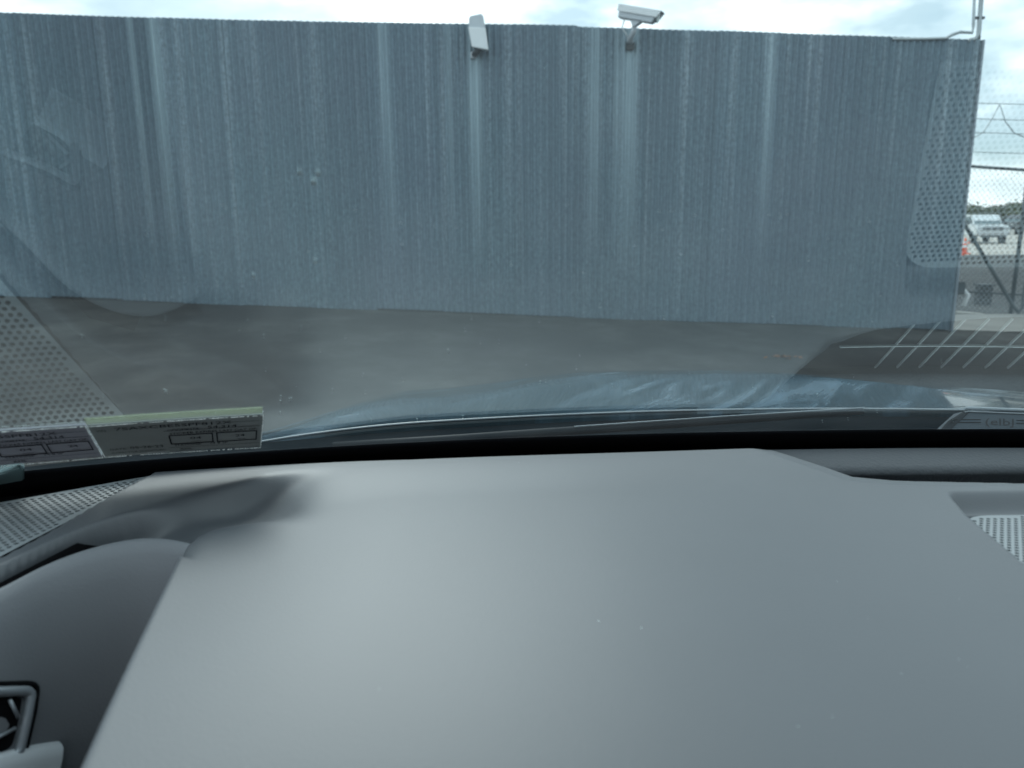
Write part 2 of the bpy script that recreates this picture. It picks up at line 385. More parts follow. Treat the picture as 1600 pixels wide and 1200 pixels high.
# ------------------------------------------------------------------ security cameras on the wall
def frame(c, xdir, zdir):
    x = Vector(xdir).normalized(); z = Vector(zdir); z = (z - x * z.dot(x)).normalized(); y = z.cross(x)
    m = Matrix((x, y, z)).transposed(); return lambda a, b_, c_: Vector(c) + m @ Vector((a, b_, c_)), m
sc2 = empty('security_camera', 'white bullet security camera in side view, pointing right above the wall', 'security camera', ony(986, 68, WY - 0.05), 'security cameras on the wall top')
c0 = ony(999, 24, WY - 0.30)
f, mm = frame(c0, ony(1026, 29, WY - 0.42) - ony(972, 20, WY - 0.2), (0, 0, 1))
body = [f(x, -0.075, z) for x, z in ((-0.29, -0.08), (0.22, -0.08), (0.30, 0.08), (-0.29, 0.075))]
MB().prism(body, mm @ Vector((0, 0.15, 0))).build('housing', M_camshell, sc2, False, 0.012)
sh = [f(x, y, z) for y, z in ((-0.092, 0.0), (-0.092, 0.088), (0.092, 0.088), (0.092, 0.0)) for x in (-0.31,)]
sv = []
for x0, x1 in ((-0.31, 0.33),):
    for y, z, e in ((-0.092, 0.0, -0.05), (-0.092, 0.09, 0.0), (0.092, 0.09, 0.0), (0.092, 0.0, -0.05)):
        sv += [f(x0, y, z), f(x1 + e, y, z)]
MB().add(sv, [(0, 1, 3, 2), (2, 3, 5, 4), (4, 5, 7, 6)]).build('sun_shield', M_white, sc2)
MB().tube([f(0.262, 0, -0.005), f(0.285, 0, -0.006)], 0.055, 14).build('lens', M_carglass, sc2)
pj = f(-0.03, 0, -0.08)
MB().prism([f(-0.10, -0.05, -0.081), f(0.06, -0.05, -0.081), f(-0.02, -0.05, -0.16), f(-0.05, -0.05, -0.16)], mm @ Vector((0, 0.1, 0))).build('mount_plate', M_camshell, sc2, False, 0.006)
MB().tube([f(-0.035, 0, -0.14), ony(990, 50, WY - 0.22), ony(984, 62, WY - 0.10), ony(985, 67, WY - 0.03)], [0.035, 0.04, 0.045, 0.05]).build('bracket', M_camshell, sc2, True)
MB().tube([f(-0.20, 0, -0.08), f(-0.21, 0, -0.2), ony(978, 52, WY - 0.16), ony(982, 66, WY - 0.05)], 0.009).build('cable', M_white, sc2, True)
MB().box(ony(985, 72, WY - 0.035), (0.11, 0.05, 0.12)).build('wall_plate', M_dark, sc2, False, 0.01)

sc1 = empty('security_camera', 'white boxy security camera tilted upright, facing the lot above a wall bracket', 'security camera', ony(742, 86, WY - 0.05), 'security cameras on the wall top')
fT = [ony(u, v, WY - 0.20) for u, v in ((733, 25), (753, 21), (757, 44), (762, 79), (737, 74), (732, 42))]
MB().prism(fT, (0.015, 0.16, 0.02)).build('housing', M_camshell, sc1, False, 0.014)
MB().prism([ony(u, v, WY - 0.23) for u, v in ((731.5, 42), (758.5, 43), (763, 78), (737, 73))], (0, 0.025, 0)).build('sun_shield', M_white, sc1, False, 0.008)
MB().tube([ony(748, 76, WY - 0.14), ony(744, 82, WY - 0.09), ony(741, 86, WY - 0.02)], [0.05, 0.04, 0.05]).build('bracket', M_dark, sc1, True)
MB().box(ony(740, 86, WY - 0.03), (0.09, 0.04, 0.09)).build('wall_plate', M_camshell, sc1, False, 0.008)

# ------------------------------------------------------------------ chain link fence to the right of the wall
FY = 14.6
def fg(x): return gzf(x, FY)
fence = empty('chain_link_fence', 'chain link fence with a pipe brace and barbed wire beside the wall end', 'fence', (9.5, FY, fg(9.5)))
def rail_pt(u, v): return ony(u, v, FY)
A, B = rail_pt(1480, 257.5), rail_pt(1600, 265.5)
def along(x, pa, pb): k = (x - pa.x) / (pb.x - pa.x); return pa + (pb - pa) * k
topz = lambda x: along(x, A, B).z
X0, X1 = 7.3, 15.5
MB().tube([(X0, FY, topz(X0)), (X1, FY, topz(X1))], 0.028).build('top_rail', M_fencedark, fence, True)
lowA, lowB = rail_pt(1498, 455), rail_pt(1600, 461)
lz = lambda x: along(x, lowA, lowB).z
botA, botB = rail_pt(1490, 486), rail_pt(1600, 496)
bz = lambda x: along(x, botA, botB).z
MB().tube([(X0, FY + .01, lz(X0)), (X1, FY + .01, lz(X1))], 0.016).build('bottom_rail', M_fencedark, fence, True)
xp = rail_pt(1603, 300).x
for x in (X0 + 0.0, xp, xp + 3.0):
    MB().tube([(x, FY, bz(x) - 0.15), (x, FY, topz(x) + 0.05)], 0.036).build('post', M_fencedark, fence, True)
br = [rail_pt(1496, 338), rail_pt(1522, 380), rail_pt(1580, 478), rail_pt(1588, 487), rail_pt(1595, 478), rail_pt(1599, 440)]
br = [Vector((p.x, FY - 0.06, p.z)) for p in br]
MB().tube(br, 0.036).build('brace', M_fencedark, fence, True)
cl = MB(); pit = 0.10
Hm = 2.4
n = int((X1 - X0 + Hm) / pit)
for s in (1, -1):
    for k in range(n + 1):
        a = X0 - Hm + k * pit if s == 1 else X0 + k * pit
        p0 = [a, 0.0]; p1 = [a + s * Hm, 1.0] if s == 1 else [a - Hm, 1.0]
        q = [(p0[0], 0.0), (p1[0], 1.0)]
        # clip to X0..X1
        def cut(pa, pb):
            (xa, ta), (xb, tb) = pa, pb; o = []
            lo_, hi_ = 0.0, 1.0
            d = xb - xa
            for lim, sg in ((X0, 1), (X1, -1)):
                va, vb = sg * (xa - lim), sg * (xb - lim)
                if va < 0 and vb < 0: return None
                if va < 0: lo_ = max(lo_, va / (va - vb))
                if vb < 0: hi_ = min(hi_, va / (va - vb))
            if hi_ - lo_ < 0.02: return None
            return [(xa + d * h, ta + (tb - ta) * h) for h in (lo_, hi_)]
        q = cut(*q)
        if q: cl.tube([(x, FY + 0.03 + 0.004 * s, bz(x) + 0.03 + (topz(x) - bz(x) - 0.03) * tt) for x, tt in q], 0.0030, 4, False)
ch = cl.build('chain_link', M_steel, fence); ch['kind'] = 'stuff'
for v0, v1 in ((160, 163), (184, 188), (206, 209), (236, 240)):
    a, b_ = rail_pt(1480, v0), rail_pt(1600, v1)
    MB().tube([along(X0, a, b_), along(X1, a, b_)], 0.008, 6).build('barbed_wire', M_steel, fence)
def loop(pts): return [rail_pt(*p) for p in pts]
for dx in (0, 85):
    MB().tube(loop([(1478 + dx, 165), (1486 + dx, 190), (1500 + dx, 208), (1520 + dx, 216), (1536 + dx, 207), (1550 + dx, 186), (1562 + dx, 163)]), 0.011, 6).build('razor_wire', M_steel, fence, True)
MB().prism([(X0 - .3, FY - 0.14, bz(X0) - 0.30), (X1, FY - 0.14, bz(X1) - 0.30), (X1, FY - 0.14, bz(X1) - 0.0), (X0 - .3, FY - 0.14, bz(X0 - .3) - 0.0)], (0, 0.3, 0)).build('footing', M_conc, fence, False, 0.01)
# pale concrete strip at the wall end
st = MB().grid(np.array([[(x, y, gzf(x, y) + 0.012) for x in np.linspace(6.4, 16, 14)] for y in np.linspace(12.15, FY - 0.15, 4)])).build('concrete_apron', plain('worn_concrete', (0.25, 0.25, 0.235), 0.9, 0, 0.2, 0.25, 2.0))
tag(st, 'worn concrete strip at the foot of the fence', None, None, 'structure')
# junction box on the wall end, bucket behind the fence
jb = empty('junction_box', 'small dark junction box low at the wall end beside the fence', 'junction box', ony(1496, 452, WY + 0.6))
pj = ony(1496, 450, WY + 1.2)
MB().box(pj, (0.20, 0.14, 0.22)).build('case', M_dark, jb, False, 0.015)
MB().box(pj + Vector((0.02, -0.08, 0.0)), (0.13, 0.02, 0.15)).build('cover', M_fencedark, jb, False, 0.006)
MB().tube([pj + Vector((-0.02, 0, -0.11)), pj + Vector((-0.02, 0, -0.62))], 0.03).build('conduit', M_dark, jb)
MB().tube([pj + Vector((0.12, 0.0, -0.05)), pj + Vector((0.20, 0, -0.12)), pj + Vector((0.14, 0, -0.3))], 0.035).build('elbow', M_white, jb, True)
ub = empty('utility_box', 'low dark utility box on the ground behind the fence', 'utility box', (9.9, 16.2, gzf(9.9, 16.2)))
MB().box((9.95, 16.2, gzf(9.95, 16.2) + 0.2), (0.26, 0.24, 0.4)).build('cabinet', M_dark, ub, False, 0.02)
MB().box((9.95, 16.2, gzf(9.95, 16.2) + 0.415), (0.31, 0.29, 0.03)).build('lid', M_fencedark, ub, False, 0.006)
# weeds
wd = MB()
for k in range(90):
    c = Vector((7.55 + random.gauss(0, 0.16), 14.05 + random.gauss(0, 0.08), 0)); c.z = gzf(c.x, c.y)
    a = random.uniform(0, 6.28); h = random.uniform(0.05, 0.17); l = Vector((math.cos(a), math.sin(a), 0)) * random.uniform(0.02, 0.09)
    s = Vector((-l.y, l.x, 0)).normalized() * 0.014
    wd.add([c - s, c + s, c + l * .6 + s * 1.2 + Vector((0, 0, h * .7)), c + l + Vector((0, 0, h)), c + l * .6 - s * 1.2 + Vector((0, 0, h * .7))], [(0, 1, 2, 3, 4)])
o = wd.build('weeds', M_weed); tag(o, 'bright green weeds at the foot of the fence', 'weeds', None, 'stuff')

lf = MB()
for k in range(26):
    p = onz(1225 + random.gauss(0, 16), 539 + random.gauss(0, 1.6), -EYE); p.z = gzf(p.x, p.y) + 0.012
    a = random.uniform(0, 6.28); d1 = Vector((math.cos(a), math.sin(a), random.uniform(-.2, .3))) * random.uniform(.02, .04); d2 = Vector((-math.sin(a), math.cos(a), random.uniform(-.2, .4))) * .018
    lf.add([p - d1, p - d2, p + d1, p + d2 + Vector((0, 0, .01))], [(0, 1, 2, 3)])
o = lf.build('dead_leaves', plain('dead_leaf', (0.20, 0.10, 0.05), 0.8, 0, 0.2, 0.3, 20)); tag(o, 'small scatter of reddish brown leaves on the asphalt', 'leaves', None, 'stuff')

# ------------------------------------------------------------------ far lot: pickups, cones, trees
def pickup(name, label, cat, loc, rz, paint, grille_mat, suv=False, group='vehicles parked in the far lot'):
    e = empty(name, label, cat, (0, 0, 0), group)
    W = 0.98
    def prof(pts, hw, nm, mt, bev=0.05):
        return MB().prism([(-hw, y, z) for y, z in pts], (2 * hw, 0, 0)).build(nm, mt, e, False, bev)
    # nose at -Y
    prof([(-2.75, 0.55), (-2.78, 0.85), (-2.70, 1.16), (-1.5, 1.27), (-1.35, 1.24), (2.8, 1.24), (2.85, 0.6), (2.3, 0.5), (-2.3, 0.5)], W, 'body', paint, 0.08)
    top = 1.90
    prof([(-1.5, 1.25), (-0.75, top - 0.03), (-0.5, top), (0.9 if not suv else 2.3, top), (1.15 if not suv else 2.7, 1.25)], W - 0.12, 'cab', paint, 0.07)
    prof([(-1.42, 1.30), (-0.80, top - 0.09), (-0.78, top - 0.09), (-1.38, 1.30)], W - 0.2, 'windscreen', M_carglass, 0)
    MB().add([(-W + .18, -1.475, 1.29), (W - .18, -1.475, 1.29), (W - .26, -0.80, top - .10), (-W + .26, -0.80, top - .10)], [(0, 1, 2, 3)]).build('windscreen_pane', M_carglass, e)
    for s in (-1, 1):
        MB().add([(s * (W - .115), -1.15, 1.32), (s * (W - .115), 0.7, 1.32), (s * (W - .115), 0.7, top - .12), (s * (W - .115), -0.65, top - .12)], [(0, 1, 2, 3) if s > 0 else (3, 2, 1, 0)]).build('side_window', M_carglass, e)
        MB().box((s * 0.78, -2.775, 1.0), (0.30, 0.04, 0.2)).build('headlight', M_chrome, e, False, 0.02)
        MB().box((s * 1.1, -1.1, 1.35), (0.2, 0.1, 0.22)).build('side_mirror', M_dark, e, False, 0.03)
        for y in (-1.75, 1.75):
            w_ = MB().tube([(s * 0.72, y, 0.4), (s * 1.0, y, 0.4)], 0.40, 20).build('wheel', M_tyre, e)
            MB().tube([(s * 0.99, y, 0.4), (s * 1.01, y, 0.4)], 0.24, 16).build('rim', M_chrome, w_)
    MB().box((0, -2.775, 0.98), (1.22, 0.05, 0.26)).build('grille', grille_mat, e, False, 0.03)
    for z in (0.92, 1.04): MB().box((0, -2.80, z), (1.16, 0.03, 0.03)).build('grille_bar', M_chrome, e)
    MB().box((0, -2.83, 0.66), (1.94, 0.16, 0.2)).build('bumper', M_chrome if grille_mat is M_dark else M_dark, e, False, 0.04)
    MB().box((0, -2.82, 0.48), (1.5, 0.1, 0.12)).build('air_dam', M_dark, e, False, 0.02)
    e.location = loc; e.rotation_euler = (0, 0, rz)
    # children were made in the vehicle's own frame with the root at the origin
    return e
gy = -0.355
def at_ground(u, v): return onz(u, v, gy - EYE)
M_carwhite = plain('white_car_paint', (0.72, 0.76, 0.77), 0.25, 0, 0.5, 0.03, 3, 0, 1, 0.6)
M_carblack = plain('black_car_paint', (0.015, 0.017, 0.02), 0.2, 0, 0.5, 0.1, 3, 0, 1, 0.6)
M_carsilver = plain('silver_car_paint', (0.42, 0.46, 0.50), 0.3, 0.3, 0.5, 0.05, 3, 0, 1, 0.6)
def put(u, v): p = at_ground(u, v); return (p.x, p.y, gy)
pickup('pickup_truck', 'white pickup truck facing the fence with orange cones before it', 'pickup truck', put(1530, 379), R(-16), M_carwhite, M_dark)
pickup('pickup_truck', 'black vehicle with light roof parked right of the white pickup', 'pickup truck', put(1592, 366), R(-62), M_carblack, M_fencedark, True)
pickup('pickup_truck', 'silver pickup truck half hidden behind the white and black vehicles', 'pickup truck', put(1577, 355), R(40), M_carsilver, M_dark)
pickup('pickup_truck', 'white van-like vehicle farthest back below the trees', 'suv', put(1610, 352), R(70), M_carwhite, M_dark, True)
def cone(label, u, v, h):
    e = empty('traffic_cone', label, 'traffic cone', (0, 0, 0), 'orange traffic cones in the far lot')
    r = h * 0.2
    MB().box((0, 0, 0.03), (r * 2.6, r * 2.6, 0.06)).build('base', M_orange, e, False, 0.01)
    MB().tube([(0, 0, 0.06), (0, 0, h)], [r, r * 0.22], 16).build('cone_body', M_orange, e, True)
    for a, b_ in ((0.38, 0.55), (0.68, 0.8)):
        MB().tube([(0, 0, h * a), (0, 0, h * b_)], [r * (1 - 0.78 * a) + 0.006, r * (1 - 0.78 * b_) + 0.006], 16, False).build('reflective_band', M_white, e, True)
    e.location = put(u, v)
cone('taller orange traffic cone standing right at the front of the white pickup', 1519, 380, 1.05)
cone('orange and white traffic cone nearest the wall edge', 1506, 397, 0.78)
cone('orange traffic cone hard against the wall edge, left of the others', 1499, 399, 0.60)

def tree(label, u, dist, h, cr):
    d = ray(u, 340); x = d.x / d.y * dist
    e = empty('tree', label, 'tree', (x, dist, gy), 'trees behind the far lot')
    MB().tube([(x, dist, gy), (x + .1, dist, gy + h * .4), (x, dist, gy + h * .75)], [0.16, 0.12, 0.05]).build('trunk', M_bark, e, True)
    for k in range(4):
        a = k * 1.7; MB().tube([(x, dist, gy + h * .35), (x + math.cos(a) * cr * .5, dist + math.sin(a) * cr * .5, gy + h * .65)], [0.08, 0.03], 6).build('limb', M_bark, e, True)
    cm = MB(); blobs = [(random.gauss(0, cr * .42), random.gauss(0, cr * .42), h * random.uniform(.45, .92)) for _ in range(13)]
    for k in range(900):
        b0 = random.choice(blobs)
        p = Vector((x + b0[0] + random.gauss(0, cr * .2), dist + b0[1] + random.gauss(0, cr * .2), gy + b0[2] + random.gauss(0, h * .07)))
        n1 = Vector((random.gauss(0, 1), random.gauss(0, 1), random.gauss(0, 1))).normalized(); t1 = n1.orthogonal().normalized(); t2 = n1.cross(t1); s = random.uniform(.12, .26)
        cm.add([p + t1 * s, p + t2 * s * .6, p - t1 * s, p - t2 * s * .6], [(0, 1, 2, 3)])
    cm.build('crown', M_leaf, e)
for lab, u, dist, h, cr in (('low olive tree just right of the wall edge', 1503, 92, 3.5, 2.6), ('rounded tree behind the white pickup roof', 1530, 108, 3.0, 2.6),
                            ('olive tree behind the gap right of the white pickup', 1562, 96, 3.3, 2.4), ('taller dark tree at the frame edge above the black vehicle', 1592, 92, 3.3, 2.6),
                            ('small tree between the two middle olive trees', 1577, 112, 3.6, 2.6), ('broad tree beyond the frame edge behind the lot', 1618, 96, 3.5, 2.8)):
    tree(lab, u, dist, h, cr)

# ------------------------------------------------------------------ the car we sit in
car = empty('car', 'dark teal car with grey dashboard, windscreen and glossy hood, seen from the driver seat', 'car', (0, 0, 0))
XC = 0.38
ZG = -0.25                        # level of the windscreen foot, from the eye
ALPHA = R(31.0)
RB = 2.76
GP_, GQ_ = 0.098 / 0.87 ** 2, 0.040 / 0.87 ** 4
def yb(x): return 0.84 - GP_ * (x - XC) ** 2 - GQ_ * (x - XC) ** 4
def gp(x, t): return Vector((x, yb(x) - t * math.cos(ALPHA), EYE + ZG + t * math.sin(ALPHA)))
def gn(x):                        # normal towards the cabin
    tx = Vector((1, -2 * GP_ * (x - XC) - 4 * GQ_ * (x - XC) ** 3, 0)); tt = Vector((0, -math.cos(ALPHA), math.sin(ALPHA)))
    nrm = tx.cross(tt).normalized()
    return nrm if nrm.dot(Vector((0, -1, -1))) > 0 else -nrm
def on_glass(u, v):               # sight line -> (x, t) on the windscreen
    d = ray(u, v); k = 0.5
    for _ in range(60):
        p = CAM + d * k
        # plane through foot at this x
        x = p.x; c, s = math.cos(ALPHA), math.sin(ALPHA)
        # (y - yb(x)) * s + (z - z0) * c = 0
        k = (yb(x) * s - (ZG) * 0 + 0) and k
        den = d.y * s + d.z * c
        k2 = (yb(x) * s + ZG * c) / den
        if abs(k2 - k) < 1e-7: break
        k = k2
    p = CAM + d * k
    return p.x, (p.z - EYE - ZG) / math.sin(ALPHA)
GX0, GX1, GT = XC - 0.97, XC + 0.97, 1.02
xs = np.linspace(GX0, GX1, 41); ts = np.linspace(-0.02, GT, 22)
P = np.array([[tuple(gp(x * (1) if True else 0, t)) for x in xs] for t in ts])
ws = MB().grid(P).build('windscreen', M_glass, car, True)
bm = bmesh.new(); bm.from_mesh(ws.data)
bm.faces.ensure_lookup_table()
if bm.faces[400].normal.dot(Vector((0, -1, -1))) < 0: bmesh.ops.reverse_faces(bm, faces=bm.faces)
bm.to_mesh(ws.data); bm.free(); ws.data.polygons.foreach_set('use_smooth', [True] * len(ws.data.polygons))
# black border seal round the glass foot: a band a few millimetres thick on its inside
def seal_t(x): return 0.054 + 0.012 * (abs(x - XC) / 0.9) ** 2
sl_ = MB()
rows = []
for kk, (f_, off) in enumerate(((-0.4, 0.004), (0.96, 0.004), (1.0, 0.0022), (1.0, 0.0005))):
    rows.append([tuple(gp(x, seal_t(x) * f_) + gn(x) * off) for x in np.linspace(GX0, GX1, 80)])
sl_.grid(np.array(rows)).build('seal', M_seal, ws, True)
rows = [[(x, yb(x) - f_, EYE + z) for x in np.linspace(GX0, GX1, 60)] for f_, z in ((0.088, -0.33), (0.086, -0.268), (0.0, -0.268), (-0.012, -0.25))]
MB().grid(np.array(rows)).build('foot_seal', M_seal, ws, True)
# dust specks on the glass
dsp = MB()
def speck(u, v, r):
    x, tt = on_glass(u, v); c = gp(x, tt) + gn(x) * 0.0012; nn = gn(x); a = nn.orthogonal().normalized(); b_ = nn.cross(a)
    s2 = 1.6
    aa = Vector((1, 0, 0)); bb = nn.cross(aa).normalized()
    dsp.add([c + (aa * math.cos(q) * random.uniform(.8, 1.1) + bb * math.sin(q) * s2) * r + nn * 0 for q in [k * math.pi / 4 for k in range(8)]], [tuple(range(8))])
for u, v, r in ((492, 407, .0009), (490, 283, .0011), (497, 269, .0010), (468, 268, .0010), (438, 627, .0007), (452, 624, .0006), (455, 623, .0006), (439, 620, .0006), (438, 645, .0006), (652, 656, .0006), (844, 597, .0006), (723, 651, .0006), (257, 610, .0007), (260, 612, .0006), (700, 548, .0007), (1277, 617, .0006), (396, 430, .0008), (1285, 658, .0005)):
    speck(u, v, r)
for k in range(90): speck(random.uniform(0, 1500), random.uniform(300, 670), random.uniform(.0002, .00042))
M_speck = plain('dried_dust', (0.7, 0.78, 0.78), 0.9, 0, 0.1, 0.05)
o = dsp.build('dust_specks', M_speck, ws); o['kind'] = 'stuff'

# ---- dashboard surface
Z0 = -0.235
def pl(*uv, z=Z0): return [onz(u, v, z) for u, v in uv]
def polyd(X, Y, pts):
    """signed distance (positive = right-hand side of the walk) and 0..1 position along the polyline"""
    seg = np.array([(p.x, p.y) for p in pts]); ln = np.hypot(*(seg[1:] - seg[:-1]).T); cum = np.concatenate([[0], np.cumsum(ln)])
    best = np.full(X.shape, 1e9); sg = np.ones(X.shape); pos = np.zeros(X.shape)
    for i in range(len(seg) - 1):
        a = seg[i]; d = (seg[i + 1] - a) / ln[i]
        h = (X - a[0]) * d[0] + (Y - a[1]) * d[1]
        hc = np.clip(h, 0, ln[i])
        dist = np.hypot(X - a[0] - hc * d[0], Y - a[1] - hc * d[1])
        cr = (X - a[0]) * d[1] - (Y - a[1]) * d[0]
        upd = dist < best - 1e-9
        best = np.where(upd, dist, best); sg = np.where(upd, np.sign(cr), sg); pos = np.where(upd, (cum[i] + hc) / cum[-1], pos)
    return best * sg, pos
E_UV = ((-330, 1080), (-100, 945), (0, 893), (110, 838), (190, 808), (250, 798), (310, 782), (370, 766), (445, 751), (560, 738), (760, 722))
def chaikin(p, n):
    for _ in range(n):
        q = [p[0]]
        for a, b in zip(p[:-1], p[1:]):
            q += [tuple(.75 * x + .25 * y for x, y in zip(a, b)), tuple(.25 * x + .75 * y for x, y in zip(a, b))]
        p = q + [p[-1]]
    return p
E_C = chaikin([tuple(q) for q in E_UV], 2)
E = pl(*E_C); E_U = [q[0] for q in E_C]
EDGE = pl(*chaikin([(330, 700), (305, 775), (277, 832), (180, 1020), (88, 1202), (40, 1300), (0, 1380)], 2))
EDGE_Y0 = pl((290, 812))[0].y
GAP = pl((-300, 1035), (-150, 952), (0, 872), (232, 750), (250, 740), (262, 730))
LIP = pl((1150, 690), (1190, 699.5), (1250, 720), (1330, 744), (1400, 748), (1600, 751), (2200, 757))
RECL = pl((1470, 757), (1512, 806), (1560, 846), (1605, 884), (1700, 962), (1820, 1075), (2000, 1300))
RECT_Y = pl((1540, 766))[0].y
def dend(x): return np.interp(x, [-0.42, -0.10], [0.040, 0.070])
BND = [(-0.56, 0.10), (-0.47, 0.25), (-0.41, 0.36)] + [(p.x, p.y) for p in (onz(u, v, -0.241) for u, v in ((0, 921), (65, 884), (130, 859), (190, 844), (235, 838), (262, 842)))] + [(-0.245, 0.553), (-0.22, 0.535), (-0.19, 0.51)]
BNDP = [Vector((x, y, 0)) for x, y in BND]
def zfield(X, Y):
    z = np.full(X.shape, Z0)
    z = z + sstep(0.35, 0.30, X) * (0.004 * sstep(0.20, 0.09, yb(X) - Y) - 0.003 * sstep(0.008, 0.0, yb(X) - dend(X) - Y))
    dE, sE = polyd(X, Y, E)
    dL, _ = polyd(X, Y, EDGE)
    seg = np.array([(p.x, p.y) for p in E]); cm = np.concatenate([[0], np.cumsum(np.hypot(*(seg[1:] - seg[:-1]).T))]); cm /= cm[-1]
    uE = np.interp(sE, cm, E_U)
    depth = np.interp(uE, [0, 110, 170, 215, 250, 290, 330, 370, 410, 450, 490, 530], [.10, .09, .052, .032, .021, .0190, .0235, .0265, .022, .0095, .002, 0.0])
    width = np.interp(uE, [0, 110, 190, 250, 310, 410, 500], [.010, .012, .022, .018, .010, .010, .020])
    z = z + 0.21 * (0.0552 - (Y - 0.50) ** 2) * sstep(-0.27, -0.08, X) * sstep(0.37, 0.05, X) * sstep(0.20, 0.30, Y)
    wide = np.interp(dE, [0.02, 0.09], [0.055, 0.008])
    wL = sstep(0, 1, (dL + wide) / (wide + 0.004))
    rec = 1 - sstep(0, 1, (dE - 0.014) / np.interp(uE, [250, 320, 380], [0.055, 0.085, 0.115]))
    drop = np.where(dE > -0.008, depth * sstep(0, 1, (dE + 0.008) / width) * (wL + (1 - wL) * rec), 0)
    if X.shape[0] > 8:                 # soften the moulded fold (not the sharp ledge at the far left)
        sm_ = drop.copy()
        for _ in range(26):
            sm_[1:-1] = (sm_[:-2] + 2 * sm_[1:-1] + sm_[2:]) / 4
            sm_[:, 1:-1] = (sm_[:, :-2] + 2 * sm_[:, 1:-1] + sm_[:, 2:]) / 4
        wb = sstep(195, 300, uE)
        drop = drop * (1 - wb) + sm_ * wb
    z = z - drop
    dP, _ = polyd(X, Y, BNDP)
    # the cluster hood drops away along its left edge
    onpad = sstep(EDGE_Y0 + 0.004, EDGE_Y0 - 0.02, Y)
    z = z - onpad * 0.10 * sstep(-0.012, 0.014, dL) * sstep(0.0, 0.012, dE)
    z = z - 0.5 * sstep(0.004, 0.020, dP) * sstep(-0.004, 0.008, dL) * (dE > 0)
    # step down to the defroster well behind the pad (its slope widens towards the corner, out of sight from the seat)
    dF, sF = polyd(X, Y, LIP)
    far = -dF
    wid = np.interp(X, [0.24, 0.30, 0.34, 0.37, 0.46], [0.012, 0.055, 0.075, 0.045, 0.014])
    z = np.where(X > 0.22, z - 0.055 * sstep(-0.004, 1, far / wid * 1.0) * sstep(0.22, 0.27, X) - 0.0025 * sstep(-0.02, 0.0, far), z)
    # recess of the right speaker
    dR, _ = polyd(X, Y, RECL)
    ins = sstep(-0.001, 0.005, -dR); inf = sstep(0.0, 0.024, RECT_Y - Y)
    z = z - 0.013 * ins * inf
    gr = sstep(0.006, 0.009, -dR) * sstep(0.430, 0.438, Y) * sstep(0.028, 0.032, RECT_Y - Y)
    z = z - 0.014 * gr
    # left speaker: groove line and well under the grille
    dG, _ = polyd(X, Y, GAP)
    z = z - 0.016 * sstep(-0.0004, -0.0022, dG) * sstep(0.65, 0.5, -dG)
    return z
gxs = np.concatenate([np.linspace(XC - 0.95, -0.62, 30), np.arange(-0.616, 0.60, 0.0022), np.linspace(0.603, XC + 0.92, 60)])
tt_ = np.linspace(0, 1, 330)
GXm, T = np.meshgrid(gxs, tt_)
Yn = 0.10; Yf = yb(GXm) - dend(GXm)
GYm = Yn + (Yf - Yn) * T
Zm = zfield(GXm, GYm)
P = np.stack([GXm, GYm, EYE + Zm], -1)
a_, b_ = GXm.shape
ii = np.arange(a_ * b_).reshape(a_, b_)
faces = np.stack([ii[:-1, :-1], ii[:-1, 1:], ii[1:, 1:], ii[1:, :-1]], -1).reshape(-1, 4)
me = bpy.data.meshes.new('dashboard'); me.from_pydata(P.reshape(-1, 3).tolist(), [], faces.tolist())
me.materials.append(M_pad); me.polygons.foreach_set('use_smooth', [True] * len(me.polygons)); me.update()
dash = bpy.data.objects.new('dashboard', me); COL.objects.link(dash); dash.parent = car

lint = MB()
for k in range(16):
    u, v = random.uniform(320, 1560), random.uniform(730, 1190)
    p = onz(u, v, Z0 + 0.001)
    gx_, gy_ = np.array([[p.x]]), np.array([[p.y]])
    if p.x > 0.36: continue
    p.z = EYE + float(zfield(gx_, gy_)[0, 0]) + 0.0003
    r_ = random.uniform(0.00012, 0.0003); a = random.uniform(0, 3.1); e_ = random.choice((1, 1, 1, 3))
    lint.add([p + Vector((math.cos(a + q) * r_ * (e_ if abs(math.cos(q)) > .5 else 1), math.sin(a + q) * r_ * (e_ if abs(math.cos(q)) > .5 else 1), 0)) for q in (0, 1.2, 2.4, 3.6, 4.9)], [(0, 1, 2, 3, 4)])
o = lint.build('dust_specks', M_speck, dash); o['kind'] = 'stuff'
